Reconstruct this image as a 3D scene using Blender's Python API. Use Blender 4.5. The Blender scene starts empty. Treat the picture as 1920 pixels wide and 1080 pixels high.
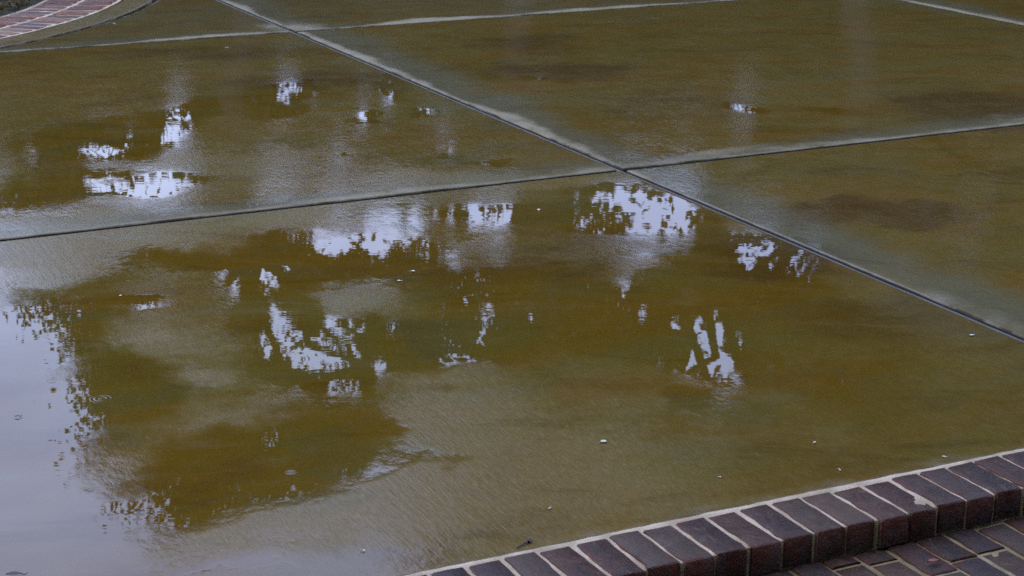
import bpy, math, random
import numpy as np

random.seed(7)
rng = np.random.default_rng(11)
R = math.radians
scene = bpy.context.scene
C = scene.collection

# ------------------------------------------------------------------ camera
EYE = 1.65
cam_data = bpy.data.cameras.new('camera')
cam_data.sensor_width = 36.0
cam_data.lens = 65.36
cam_data.clip_end = 2000.0
cam_data.dof.use_dof = True
cam_data.dof.focus_distance = 5.6
cam_data.dof.aperture_fstop = 13.0
cam = bpy.data.objects.new('camera', cam_data)
C.objects.link(cam)
cam.location = (0.0, 0.0, EYE)
cam.rotation_euler = (R(90.0 - 16.76), 0.0, 0.0)
scene.camera = cam

# ------------------------------------------------------------------ sky and sun
SUN_EL, SUN_AZ = 62.0, -95.0          # azimuth measured from +Y towards +X
world = bpy.data.worlds.new('World')
scene.world = world
world.use_nodes = True
wn, wl = world.node_tree.nodes, world.node_tree.links
wn.clear()
w_out = wn.new('ShaderNodeOutputWorld')
w_bg = wn.new('ShaderNodeBackground')
w_bg.inputs['Strength'].default_value = 0.12
sky = wn.new('ShaderNodeTexSky')
sky.sky_type = 'NISHITA'
sky.sun_disc = False
sky.sun_elevation = R(SUN_EL)
sky.sun_rotation = R(SUN_AZ)
sky.air_density = 1.2
sky.dust_density = 2.0
w_tc = wn.new('ShaderNodeTexCoord')
w_map = wn.new('ShaderNodeMapping')
w_map.inputs['Scale'].default_value = (1.6, 1.6, 4.2)
w_n = wn.new('ShaderNodeTexNoise')
w_n.inputs['Scale'].default_value = 2.3
w_n.inputs['Detail'].default_value = 5.0
w_n.inputs['Roughness'].default_value = 0.5
w_n.inputs['Distortion'].default_value = 0.4
w_ramp = wn.new('ShaderNodeValToRGB')                  # overcast: grey-violet to white
cr = w_ramp.color_ramp
cr.elements[0].position = 0.30
cr.elements[0].color = (3.7, 4.4, 8.2, 1)
cr.elements[1].position = 0.68
cr.elements[1].color = (7.0, 8.3, 12.6, 1)
w_mix = wn.new('ShaderNodeMixRGB')
w_mix.inputs['Fac'].default_value = 0.80
wl.new(w_tc.outputs['Generated'], w_map.inputs['Vector'])
wl.new(w_map.outputs[0], w_n.inputs['Vector'])
wl.new(w_n.outputs['Fac'], w_ramp.inputs[0])
wl.new(sky.outputs[0], w_mix.inputs[1])
wl.new(w_ramp.outputs[0], w_mix.inputs[2])
wl.new(w_mix.outputs[0], w_bg.inputs['Color'])
wl.new(w_bg.outputs[0], w_out.inputs[0])

sun_data = bpy.data.lights.new('sun', 'SUN')
sun_data.energy = 0.5
sun_data.angle = R(40.0)
sun_data.color = (1.0, 0.97, 0.92)
sun = bpy.data.objects.new('sun', sun_data)
C.objects.link(sun)
sun.rotation_euler = (R(90.0 - SUN_EL), 0.0, R(180.0 - SUN_AZ))

scene.view_settings.view_transform = 'Standard'
scene.view_settings.look = 'None'
scene.view_settings.exposure = 1.18
scene.view_settings.gamma = 1.0
scene.view_settings.use_curve_mapping = False
scene.cycles.use_denoising = False
scene.cycles.max_bounces = 6
scene.cycles.glossy_bounces = 3
scene.cycles.diffuse_bounces = 3
scene.cycles.caustics_reflective = False
scene.cycles.caustics_refractive = False

# ------------------------------------------------------------------ helpers
TH = R(25.8)
ORG = (0.427, 7.081)                    # crossing of the two nearest joints
CT, ST = math.cos(TH), math.sin(TH)


def to_world(u, v):
    return ORG[0] + u * CT - v * ST, ORG[1] + u * ST + v * CT


def mesh_np(name, verts, faces, smooth=False):
    """verts (n,3) array, faces: (m,k) array or a list of tuples"""
    me = bpy.data.meshes.new(name)
    verts = np.asarray(verts, dtype=np.float32)
    if isinstance(faces, np.ndarray):
        m, k = faces.shape
        me.vertices.add(len(verts))
        me.vertices.foreach_set('co', verts.ravel())
        me.loops.add(m * k)
        me.loops.foreach_set('vertex_index', faces.astype(np.int32).ravel())
        me.polygons.add(m)
        me.polygons.foreach_set('loop_start', np.arange(0, m * k, k, dtype=np.int32))
        me.update(calc_edges=True)
    else:
        me.from_pydata([tuple(map(float, q)) for q in verts], [], [tuple(f) for f in faces])
        me.update()
    if smooth:
        me.polygons.foreach_set('use_smooth', np.ones(len(me.polygons), dtype=bool))
    return me


def link(name, me, mat=None, parent=None, kind=None, label=None, cat=None, group=None):
    o = bpy.data.objects.new(name, me)
    C.objects.link(o)
    if mat is not None and me is not None and not me.materials:
        me.materials.append(mat)
    if parent is not None:
        o.parent = parent
    for k, val in (('kind', kind), ('label', label), ('category', cat), ('group', group)):
        if val:
            o[k] = val
    return o


def fattr(me, name, arr):
    a = me.attributes.new(name, 'FLOAT', 'POINT')
    a.data.foreach_set('value', np.asarray(arr, dtype=np.float32))


class NT:
    """short hand for shader graphs"""

    def __init__(self, name):
        self.mat = bpy.data.materials.new(name)
        self.mat.use_nodes = True
        self.t = self.mat.node_tree
        self.t.nodes.clear()
        self.out = self.t.nodes.new('ShaderNodeOutputMaterial')

    def n(self, typ, **kw):
        nd = self.t.nodes.new(typ)
        for k, val in kw.items():
            setattr(nd, k, val)
        return nd

    def put(self, sock, val):
        if isinstance(val, bpy.types.NodeSocket):
            self.t.links.new(val, sock)
        elif val is not None:
            if hasattr(sock, 'default_value') and hasattr(sock.default_value, '__len__') and not hasattr(val, '__len__'):
                val = (val,) * len(sock.default_value)
            sock.default_value = val

    def math(self, op, a, b=None, c=None, clamp=False):
        nd = self.n('ShaderNodeMath', operation=op, use_clamp=clamp)
        for i, val in enumerate((a, b, c)):
            if val is not None:
                self.put(nd.inputs[i], val)
        return nd.outputs[0]

    def add(self, a, b): return self.math('ADD', a, b)
    def sub(self, a, b): return self.math('SUBTRACT', a, b)
    def mul(self, a, b): return self.math('MULTIPLY', a, b)

    def ss(self, x, lo, hi, a=0.0, b=1.0):
        nd = self.n('ShaderNodeMapRange', interpolation_type='SMOOTHSTEP')
        self.put(nd.inputs[0], x)
        for i, val in enumerate((lo, hi, a, b)):
            self.put(nd.inputs[i + 1], val)
        return nd.outputs[0]

    def mix(self, fac, a, b, mode='MIX'):
        nd = self.n('ShaderNodeMix', data_type='RGBA', blend_type=mode)
        self.put(nd.inputs[0], fac)
        self.put(nd.inputs[6], a if not isinstance(a, tuple) else (*a[:3], 1))
        self.put(nd.inputs[7], b if not isinstance(b, tuple) else (*b[:3], 1))
        return nd.outputs[2]

    def fmix(self, fac, a, b):
        nd = self.n('ShaderNodeMix', data_type='FLOAT')
        self.put(nd.inputs[0], fac)
        self.put(nd.inputs[2], a)
        self.put(nd.inputs[3], b)
        return nd.outputs[0]

    def coords(self, which='Object'):
        return self.n('ShaderNodeTexCoord').outputs[which]

    def mapping(self, vec, scale=(1, 1, 1), rot=(0, 0, 0), loc=(0, 0, 0)):
        nd = self.n('ShaderNodeMapping')
        self.put(nd.inputs['Vector'], vec)
        nd.inputs['Scale'].default_value = scale
        nd.inputs['Rotation'].default_value = rot
        nd.inputs['Location'].default_value = loc
        return nd.outputs[0]

    def noise(self, vec, scale, detail=4.0, rough=0.55, dist=0.0, color=False):
        nd = self.n('ShaderNodeTexNoise')
        self.put(nd.inputs['Vector'], vec)
        nd.inputs['Scale'].default_value = scale
        nd.inputs['Detail'].default_value = detail
        nd.inputs['Roughness'].default_value = rough
        nd.inputs['Distortion'].default_value = dist
        return nd.outputs['Color' if color else 'Fac']

    def attr(self, name):
        return self.n('ShaderNodeAttribute', attribute_name=name).outputs['Fac']

    def bump(self, height, dist, strength=1.0, normal=None):
        nd = self.n('ShaderNodeBump')
        nd.inputs['Distance'].default_value = dist
        self.put(nd.inputs['Strength'], strength)
        self.put(nd.inputs['Height'], height)
        if normal is not None:
            self.put(nd.inputs['Normal'], normal)
        return nd.outputs[0]

    def bsdf(self, color, rough, normal=None, ior=1.45, **kw):
        nd = self.n('ShaderNodeBsdfPrincipled')
        self.put(nd.inputs['Base Color'], color if not isinstance(color, tuple) else (*color[:3], 1))
        self.put(nd.inputs['Roughness'], rough)
        self.put(nd.inputs['IOR'], ior)
        if normal is not None:
            self.put(nd.inputs['Normal'], normal)
        for k, val in kw.items():
            self.put(nd.inputs[k.replace('_', ' ')], val)
        self.t.links.new(nd.outputs[0], self.out.inputs[0])
        return self.mat


def fbm(x, y, scale, octaves=4, seed=0, rough=0.5):
    """cheap value-noise fbm on numpy arrays, roughly in -1..1"""
    r = np.random.default_rng(seed)
    out = np.zeros_like(x, dtype=float)
    amp, tot = 1.0, 0.0
    for k in range(octaves):
        tab = r.uniform(-1, 1, (257, 257))
        fx, fy = x * scale + 91.7 * (k + 1), y * scale + 37.3 * (k + 1)
        ix, iy = np.floor(fx).astype(int), np.floor(fy).astype(int)
        tx, ty = fx - ix, fy - iy
        tx, ty = tx * tx * (3 - 2 * tx), ty * ty * (3 - 2 * ty)
        a, b = tab[ix % 257, iy % 257], tab[(ix + 1) % 257, iy % 257]
        c, d = tab[ix % 257, (iy + 1) % 257], tab[(ix + 1) % 257, (iy + 1) % 257]
        out += amp * ((a * (1 - tx) + b * tx) * (1 - ty) + (c * (1 - tx) + d * tx) * ty)
        tot += amp
        amp *= rough
        scale *= 2.0
    return out / tot


def sstep(x, lo, hi):
    t = np.clip((x - lo) / (hi - lo), 0, 1)
    return t * t * (3 - 2 * t)


# ------------------------------------------------------------------ where water stands, where the slab is high, old stains
# ellipses on the ground, metres: x, y, half width, half depth, amount
WET = [
    (-1.35,4.96,0.325,0.687,1.00), (-1.14,4.29,0.272,0.568,1.00), (-0.95,3.71,0.251,0.383,0.95), (-1.00,3.47,0.296,0.159,0.80), (-0.98,4.52,0.183,0.247,1.00), (-0.75,3.86,0.147,0.187,0.95),
    (-0.64,4.08,0.294,0.307,1.00), (-0.43,4.12,0.205,0.275,1.00), (-0.56,4.91,0.224,0.423,1.00), (-0.42,4.60,0.127,0.209,0.90), (-0.93,5.78,0.453,0.254,0.80), (-0.60,5.91,0.318,0.328,0.95),
    (-1.08,5.29,0.113,0.119,0.95), (-0.77,5.37,0.179,0.304,0.80), (-0.47,6.11,0.273,0.419,1.00), (-0.06,6.32,0.319,0.238,1.00), (0.42,6.44,0.344,0.461,1.00), (0.81,5.94,0.214,0.300,0.95),
    (-0.13,5.37,0.387,0.493,0.85), (0.16,5.16,0.342,0.510,0.90), (-0.14,4.78,0.189,0.133,0.85), (-0.21,5.01,0.227,0.290,0.85), (0.53,4.87,0.163,0.415,0.90), (0.41,4.44,0.082,0.118,0.80),
    (-0.23,4.00,0.124,0.085,1.00), (-0.15,3.98,0.074,0.045,0.90), (-1.76,7.60,0.480,0.647,0.85), (-1.39,6.84,0.288,0.228,1.00), (-1.77,6.67,0.265,0.356,0.85), (-1.48,8.04,0.144,0.714,0.90),
    (-1.18,8.47,0.300,0.522,0.70), (-1.03,8.62,0.178,0.378,0.85), (-0.57,8.80,0.103,0.628,0.90), (-0.38,8.19,0.144,0.195,0.85), (-0.65,8.08,0.071,0.166,0.85), (-0.25,7.45,0.131,0.263,0.75),
    (-0.69,7.32,0.056,0.069,0.90), (-0.06,7.25,0.128,0.077,0.80), (-1.07,6.25,0.376,0.044,0.00), (0.13,8.98,0.236,0.145,0.80), (1.04,8.25,0.097,0.223,0.85), (1.42,8.25,0.171,0.150,0.70),
    (1.80,7.53,0.059,0.191,0.70), (1.85,7.25,0.132,0.158,0.60), (-0.58,3.47,0.145,0.042,0.90), (0.84,5.16,0.409,0.773,0.62), (0.94,4.48,0.349,0.485,0.55), (0.57,5.59,0.420,0.475,0.68),
    (0.22,4.18,0.028,0.025,0.80), (0.84,4.63,0.043,0.085,0.70), (0.71,4.74,0.023,0.062,0.80), (0.32,7.76,0.456,0.329,0.45), (1.82,8.47,0.658,0.397,0.50),
]
DRY = [
    (-1.22,4.69,0.147,0.097,0.42), (-1.19,4.91,0.092,0.067,0.30), (-1.29,4.60,0.116,0.052,0.30), (-0.90,4.00,0.089,0.150,0.80), (-0.95,5.01,0.184,0.177,0.50), (-1.12,4.96,0.061,0.291,0.35),
    (-0.38,5.34,0.177,0.196,0.75), (-0.95,6.25,0.862,0.162,0.70), (-1.56,5.81,0.286,0.236,0.80), (-1.12,5.97,0.217,0.136,0.50), (-0.02,6.89,0.569,0.139,0.50), (-1.13,7.25,0.345,0.214,0.25),
    (-0.83,4.69,0.173,0.131,0.50), (-0.69,4.33,0.215,0.098,0.35), (-0.91,4.22,0.119,0.109,0.30), (-0.39,3.66,0.382,0.169,0.80), (0.05,3.95,0.406,0.415,0.90), (-0.14,4.44,0.177,0.234,0.80),
    (0.33,5.91,0.352,0.131,0.30), (-0.31,3.80,0.238,0.090,0.60),
]
STAIN = [
    (0.24,9.31,0.353,0.311,0.90), (2.15,8.28,0.450,0.384,1.00), (1.14,6.40,0.385,0.193,0.60), (1.36,6.40,0.310,0.233,0.80), (0.85,5.84,0.281,0.259,0.50), (-0.94,9.01,0.476,0.367,0.60),
    (-1.58,9.79,0.865,0.260,0.50), (1.07,5.16,0.317,0.312,0.50), (-0.10,5.72,0.512,0.369,0.40), (0.34,6.01,0.286,0.203,0.50), (0.06,10.14,0.354,0.367,0.60), (0.70,8.34,0.489,0.504,0.40),
]

U_JOINTS = [-7.72, -3.86, 0.0, 3.887, 7.75, 11.61]
V_JOINTS = [-2.985, 0.0, 3.83, 7.66, 11.5]
BED = (-3.74, 7.10)                      # centre of the round planting bed, patio coordinates
BED_R, BAND_R = 3.55, 3.75


def soft(x, y, ells):
    out = np.zeros_like(x)
    for ex, ey, rx, ry, val in ells:
        d = np.sqrt(((x - ex) / rx) ** 2 + ((y - ey) / ry) ** 2)
        out = 1 - (1 - out) * (1 - 0.97 * val * (1 - sstep(d, 0.25, 1.55)))
    return out


def fields(u, v):
    x, y = ORG[0] + u * CT - v * ST, ORG[1] + u * ST + v * CT
    wx = x + 0.11 * fbm(x, y, 3.5, 5, 3, 0.6)
    wy = y + 0.26 * fbm(x, y, 3.5, 5, 4, 0.6)
    wet = soft(wx, wy, WET)
    dry = soft(wx, wy, DRY)
    # beyond the pictured part the slabs carry puddles of the same kind
    far = np.clip(fbm(x * 0.8, y * 0.5, 1.0, 4, 8) * 1.1 + 0.25, 0, 0.8)
    inside = (np.abs(x) < 0.30 * y + 0.05) & (y > 3.3) & (y < 12.3)
    wet = np.where(inside, wet, np.maximum(wet, far))
    wet = np.maximum(wet, 0.47 + 0.10 * fbm(x, y * 0.7, 1.6, 4, 15))
    wet = np.clip(wet - 0.62 * dry, 0, 1)
    stain = soft(wx, wy, STAIN) + 0.35 * np.clip(fbm(x * 0.7, y * 1.4, 1.3, 4, 12), 0, 1)
    # distance to the nearest joint, and how far each side of it stays dry and pale
    pale = np.zeros_like(u)
    for k, uj in enumerate(U_JOINTS):
        d = u - uj
        n = 0.5 + 0.5 * fbm(u * 3.0, v, 1.6, 4, 20 + k)
        n2 = 0.5 + 0.5 * fbm(u * 2.0, v, 1.2, 4, 30 + k)
        pale = np.maximum(pale, np.where(v < -0.2, 0.5, 1.0) * np.where(d >= 0, (1 - sstep(d, 0.012, 0.025 + 0.20 * n * n * 2)) * (0.22 + 0.95 * n),
                                         (1 - sstep(-d, 0.008, 0.02 + 0.05 * n2)) * 0.45))
    for k, vj in enumerate(V_JOINTS[1:]):
        d = v - vj
        n = 0.5 + 0.5 * fbm(u, v * 3.0, 1.6, 4, 40 + k)
        n2 = 0.5 + 0.5 * fbm(u, v * 2.0, 1.2, 4, 50 + k)
        amt = 1.0 if vj > 1 else 0.75
        pale = np.maximum(pale, np.where(d >= 0, amt * (1 - sstep(d, 0.012, 0.025 + 0.26 * n * n * 2)) * (0.22 + 0.95 * n),
                                         (1 - sstep(-d, 0.008, 0.02 + 0.06 * n2)) * 0.4))
    rb = np.hypot(u - BED[0], v - BED[1]) - BAND_R
    pale = np.maximum(pale, np.where(rb >= 0, (1 - sstep(rb, 0.0, 0.25)) * 0.35, 0.12))
    # blue-grey sky sheen near joints put into colour; corners, the highest points, paler
    blue = np.zeros_like(u)
    for k, uj in enumerate(U_JOINTS):
        d = np.abs(u - uj)
        n = 0.5 + 0.5 * fbm(u, v, 1.1, 4, 60 + k)
        blue = np.maximum(blue, np.where(u > uj, 1.0, 0.45) * (1 - sstep(d, 0.05, 0.25 + 0.55 * n)))
    for k, vj in enumerate(V_JOINTS[1:]):
        d = np.abs(v - vj)
        n = 0.5 + 0.5 * fbm(u, v, 1.1, 4, 70 + k)
        blue = np.maximum(blue, np.where(v > vj, 0.9, 0.3) * (1 - sstep(d, 0.04, 0.15 + 0.5 * n)))
    blue = np.maximum(blue, np.where(v > V_JOINTS[2], 0.55, 0.0))
    for uj in U_JOINTS:
        for vj in V_JOINTS[1:]:
            c = 1 - sstep(np.hypot((u - uj) * 1.3, v - vj), 0.1, 0.75)
            pale = np.maximum(pale, 0.55 * c * (0.5 + 0.5 * fbm(u, v, 3.0, 4, 80)) * np.where(v > vj, 1.5, 0.6))
    e = v - V_JOINTS[0]
    pale = np.maximum(pale, 0.35 * (1 - sstep(e, 0.01, 0.10 + 0.05 * fbm(u, v, 4.0, 3, 90))))
    wet = wet * (1 - 0.9 * sstep(pale, 0.25, 0.7))
    return wet, stain, np.clip(pale, 0, 1), np.clip(blue, 0, 1)


def relief(u, v):
    return 0.0


# ------------------------------------------------------------------ materials
def concrete_material():
    m = NT('wet_stained_concrete')
    co = m.coords('Object')
    wet, stain, pale, blue = (m.attr(k) for k in ('water', 'stain', 'pale', 'drained_sheen'))
    n_lo = m.noise(co, 7.0, 5.0, 0.6)
    n_hi = m.noise(m.mapping(co, (1.0, 0.55, 1.0), (0, 0, R(8))), 48.0, 4.0, 0.6)
    # broom marks: stretched along the pour
    brm = m.mapping(co, (1.0, 0.11, 1.0), (0, 0, R(-9)))
    broom = m.noise(brm, 105.0, 3.0, 0.6, 0.3)
    broom2 = m.noise(brm, 36.0, 3.0, 0.55, 0.6)
    w = m.add(wet, m.mul(m.sub(n_lo, 0.5), 0.42))
    w = m.add(w, m.mul(m.sub(n_hi, 0.5), 0.40))
    w = m.add(w, m.mul(m.sub(broom2, 0.5), 0.22))
    film = m.ss(w, 0.0, 0.86)                    # 0 rough and damp .. 1 standing water
    dryness = m.sub(1.0, film)
    # colour: ochre / olive acid-stained concrete
    long_ = m.mapping(co, (0.55, 1.6, 1.0), (0, 0, R(-24)))
    n_a = m.noise(long_, 1.5, 6.0, 0.62, 0.8)
    n_b = m.noise(m.mapping(co, (0.8, 1.25, 1), (0, 0, R(-20)), (7.3, 2.1, 0)), 2.3, 7.0, 0.62, 0.7)
    n_f = m.noise(co, 160.0, 3.0, 0.7)
    col = m.mix(m.ss(n_a, 0.34, 0.66), (0.096, 0.052, 0.003), (0.078, 0.057, 0.006))
    col = m.mix(m.mul(m.ss(n_b, 0.46, 0.72), 0.55), col, (0.050, 0.052, 0.020))
    col = m.mix(m.mul(m.ss(n_b, 0.50, 0.26), 0.6), col, (0.058, 0.029, 0.004))
    col = m.mix(m.math('MULTIPLY', m.ss(m.add(stain, m.mul(m.sub(n_b, 0.5), 0.9)), 0.10, 0.75), 0.92), col, (0.040, 0.018, 0.002))
    col = m.mix(m.mul(m.ss(m.add(blue, m.mul(m.sub(n_a, 0.5), 0.9)), 0.25, 1.0), 0.72), col, (0.074, 0.088, 0.066))  # less-stained grey by the joints, blue sky sheen mixed into the colour
    dryc = m.mix(m.ss(n_lo, 0.35, 0.65), (0.30, 0.265, 0.185), (0.27, 0.265, 0.22))
    pl = m.ss(m.add(pale, m.mul(m.sub(n_lo, 0.5), 0.9)), 0.22, 0.85)
    col = m.mix(m.mul(pl, 0.85), col, dryc)
    damp = m.mul(m.sub(1.0, film), 0.55)
    col = m.mix(m.mul(damp, 0.9), col, (0.120, 0.098, 0.042))
    col = m.mix(m.mul(m.ss(n_f, 0.50, 0.75), 0.28), col, (0.20, 0.17, 0.10))
    col = m.mix(m.mul(m.ss(n_f, 0.45, 0.28), 0.35), col, (0.045, 0.033, 0.012))
    col = m.mix(m.mul(film, 0.30), col, (0.040, 0.022, 0.002))
    strk = m.noise(m.mapping(m.mapping(co, (1, 1, 1), (0, 0, TH)), (0.45, 1.0, 1.0)), 4.2, 8.0, 0.70, 1.0)
    col = m.mix(m.mul(m.ss(strk, 0.50, 0.74), 0.52), col, (0.036, 0.021, 0.004))
    col = m.mix(m.mul(m.ss(strk, 0.48, 0.26), 0.45), col, (0.098, 0.080, 0.034))
    brs = m.noise(brm, 260.0, 2.0, 0.6)
    col = m.mix(m.mul(m.mul(m.ss(brs, 0.50, 0.70), 0.30), dryness), col, (0.050, 0.034, 0.010))
    col = m.mix(m.mul(m.mul(m.ss(brs, 0.50, 0.32), 0.22), dryness), col, (0.19, 0.155, 0.085))
    rough = m.fmix(m.math('POWER', film, 0.55), 0.24, 0.006)
    rough = m.math('ADD', rough, m.mul(pl, 0.22), clamp=True)
    rough = m.add(rough, m.mul(m.mul(blue, 0.02), m.sub(1.0, film)))
    # relief: broom marks where the film is thin, slow ripples where water stands
    dry2 = m.mul(dryness, dryness)
    h = m.add(m.mul(broom, 0.9), m.mul(broom2, 1.2))
    h = m.add(h, m.mul(n_f, 0.12))
    h = m.mul(h, m.add(m.mul(dry2, 0.50), m.mul(dryness, 0.07)))
    rip = m.noise(m.mapping(co, (1.0, 1.0, 1.0), (0, 0, R(-26))), 9.0, 2.0, 0.5)
    rip2 = m.noise(m.mapping(m.mapping(co, (1, 1, 1), (0, 0, TH)), (0.20, 1.0, 1.0)), 30.0, 2.0, 0.5)
    rip3 = m.noise(co, 28.0, 2.0, 0.5)
    h = m.add(h, m.mul(rip, 0.07))
    h = m.add(h, m.mul(rip2, m.ss(m.noise(co, 3.1, 2.0, 0.5), 0.40, 0.66, 0.012, 0.085)))
    h = m.add(h, m.mul(rip3, 0.004))
    # rings of the last rain drops
    sep = m.n('ShaderNodeSeparateXYZ')
    m.put(sep.inputs[0], co)
    for (ru, rv, rr) in RINGS:
        du, dv = m.sub(sep.outputs[0], ru), m.sub(sep.outputs[1], rv)
        d = m.math('SQRT', m.add(m.mul(du, du), m.mul(dv, dv)))
        wv = m.math('SINE', m.mul(d, 2 * math.pi / (rr * 0.36)))
        h = m.add(h, m.mul(m.mul(wv, m.ss(d, rr, rr * 0.7)), 0.07))
    nrm = m.bump(h, 0.001)
    lip = m.attr('lip')
    lipc = m.mix(m.ss(n_lo, 0.42, 0.62), (0.030, 0.024, 0.015), (0.125, 0.112, 0.085))
    col = m.mix(m.mul(lip, 0.9), col, lipc)
    rough = m.fmix(lip, rough, 0.7)
    spec = m.mul(m.fmix(film, 0.26, 0.56), m.sub(1.0, m.mul(lip, 0.75)))
    spec = m.mul(spec, m.sub(1.0, m.mul(pl, 0.70)))
    return m.bsdf(col, rough, nrm, 1.47, Specular_IOR_Level=spec)


def brick_material(name, wet=0.42, lo=1.0):
    m = NT(name)
    co = m.coords('Object')
    rnd = m.n('ShaderNodeObjectInfo').outputs['Random']
    off = m.n('ShaderNodeCombineXYZ')
    m.put(off.inputs[0], m.mul(rnd, 37.0))
    m.put(off.inputs[1], m.mul(rnd, 11.0))
    vadd = m.n('ShaderNodeVectorMath', operation='ADD')
    m.put(vadd.inputs[0], co)
    m.put(vadd.inputs[1], off.outputs[0])
    p = vadd.outputs[0]
    n1 = m.noise(m.mapping(p, (1.6, 1, 1)), 21.0, 6.0, 0.68, 0.8)
    n2 = m.noise(p, 46.0, 5.0, 0.65)
    n3 = m.noise(p, 230.0, 3.0, 0.7)
    edge = m.attr('edge')
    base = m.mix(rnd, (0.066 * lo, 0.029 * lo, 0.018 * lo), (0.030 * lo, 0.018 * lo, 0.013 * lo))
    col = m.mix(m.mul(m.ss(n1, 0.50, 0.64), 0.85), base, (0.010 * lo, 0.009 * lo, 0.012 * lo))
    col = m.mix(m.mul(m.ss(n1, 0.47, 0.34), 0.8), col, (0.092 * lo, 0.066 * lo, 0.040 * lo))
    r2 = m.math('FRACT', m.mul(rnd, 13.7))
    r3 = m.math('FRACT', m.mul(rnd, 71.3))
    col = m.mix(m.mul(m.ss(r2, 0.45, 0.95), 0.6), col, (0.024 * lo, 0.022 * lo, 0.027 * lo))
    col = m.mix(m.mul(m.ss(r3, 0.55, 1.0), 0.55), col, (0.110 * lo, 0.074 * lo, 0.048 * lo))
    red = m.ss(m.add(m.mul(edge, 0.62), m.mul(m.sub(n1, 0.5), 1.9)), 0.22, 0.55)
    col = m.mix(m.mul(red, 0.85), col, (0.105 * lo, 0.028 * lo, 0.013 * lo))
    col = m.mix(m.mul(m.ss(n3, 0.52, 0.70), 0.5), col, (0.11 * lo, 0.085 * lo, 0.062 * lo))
    h = m.add(m.mul(n2, 1.6), m.mul(n3, 0.5))
    rough = m.fmix(n2, wet - 0.08, wet + 0.22)
    return m.bsdf(col, rough, m.bump(h, 0.0032), 1.45, Specular_IOR_Level=0.3)


def mortar_material(name, colA, colB, moss=0.0):
    m = NT(name)
    co = m.coords('Object')
    n1, n2 = m.noise(co, 9.0, 5.0), m.noise(co, 260.0, 3.0, 0.7)
    col = m.mix(m.ss(n1, 0.35, 0.65), colA, colB)
    col = m.mix(m.mul(m.ss(n2, 0.5, 0.3), 0.4), col, tuple(0.5 * k for k in colB))
    if moss:
        n3 = m.noise(co, 17.0, 5.0, 0.65)
        col = m.mix(m.mul(m.ss(n3, 0.40, 0.60), moss), col, (0.090, 0.082, 0.020))
    return m.bsdf(col, 0.75, m.bump(m.add(m.mul(n2, 0.6), n1), 0.003))


def flat_material(name, col, col2, scale=6.0, rough=0.8, bump=0.004, detail=6.0):
    m = NT(name)
    co = m.coords('Object')
    n1 = m.noise(co, scale, detail, 0.6)
    n2 = m.noise(co, scale * 9, 4.0, 0.6)
    c = m.mix(m.ss(n1, 0.36, 0.64), col, col2)
    c = m.mix(m.mul(n2, 0.35), c, tuple(0.5 * k for k in col2))
    return m.bsdf(c, rough, m.bump(m.add(n1, m.mul(n2, 0.3)), bump))


def leaf_material(name, ca, cb, rough=0.55):
    m = NT(name)
    geo = m.n('ShaderNodeNewGeometry')
    col = m.mix(geo.outputs['Random Per Island'], ca, cb)
    d = m.n('ShaderNodeBsdfDiffuse')
    t = m.n('ShaderNodeBsdfTranslucent')
    g = m.n('ShaderNodeBsdfGlossy')
    m.put(d.inputs[0], col)
    m.put(t.inputs[0], col)
    g.inputs['Roughness'].default_value = rough
    g.inputs[0].default_value = (0.5, 0.5, 0.5, 1)
    mx, mx2 = m.n('ShaderNodeMixShader'), m.n('ShaderNodeMixShader')
    mx.inputs[0].default_value = 0.35
    mx2.inputs[0].default_value = 0.04
    m.t.links.new(d.outputs[0], mx.inputs[1])
    m.t.links.new(t.outputs[0], mx.inputs[2])
    m.t.links.new(mx.outputs[0], mx2.inputs[1])
    m.t.links.new(g.outputs[0], mx2.inputs[2])
    m.t.links.new(mx2.outputs[0], m.out.inputs[0])
    return m.mat


RINGS = [(-2.461, -1.684, 0.034), (-2.171, -1.711, 0.018), (-2.187, -2.365, 0.016)]
M_CONC = concrete_material()
M_BRICK = brick_material('wet_purple_brick', 0.40, 0.72)
M_BRICK_LOW = brick_material('damp_dark_brick', 0.46, 0.66)
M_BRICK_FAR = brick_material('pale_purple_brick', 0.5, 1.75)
M_MORTAR = mortar_material('cream_mortar', (0.42, 0.35, 0.25), (0.25, 0.20, 0.13))
M_MORTAR_LOW = mortar_material('mossy_mortar', (0.22, 0.18, 0.10), (0.15, 0.12, 0.06), 0.6)
M_JOINT = flat_material('joint_dirt', (0.020, 0.016, 0.010), (0.035, 0.028, 0.018), 20.0, 0.9)
M_STRIP = flat_material('grey_joint_filler', (0.10, 0.10, 0.095), (0.070, 0.070, 0.068), 14.0, 0.55, 0.002)
M_SOIL = flat_material('bed_soil', (0.050, 0.040, 0.022), (0.030, 0.034, 0.014), 5.0, 0.95, 0.03)
M_GRASS = flat_material('lawn', (0.040, 0.060, 0.020), (0.060, 0.062, 0.026), 0.6, 0.95, 0.03)
M_BARK = flat_material('bark', (0.060, 0.048, 0.036), (0.035, 0.028, 0.022), 9.0, 0.9, 0.02)
M_LEAF = leaf_material('tree_leaves', (0.036, 0.046, 0.010), (0.062, 0.068, 0.016))
M_LEAF_DARK = leaf_material('evergreen_leaves', (0.024, 0.034, 0.010), (0.044, 0.050, 0.014))
M_LITTER = leaf_material('fallen_leaf_litter', (0.110, 0.070, 0.030), (0.045, 0.050, 0.016))
M_TWIG = flat_material('wet_twig', (0.030, 0.018, 0.014), (0.050, 0.026, 0.018), 60.0, 0.45, 0.001)
M_LEAF_RED = flat_material('rust_leaf', (0.21, 0.060, 0.026), (0.14, 0.040, 0.022), 60.0, 0.45, 0.001)
M_LEAF_BLK = flat_material('dark_leaf', (0.030, 0.020, 0.015), (0.045, 0.028, 0.018), 60.0, 0.5, 0.001)
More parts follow.
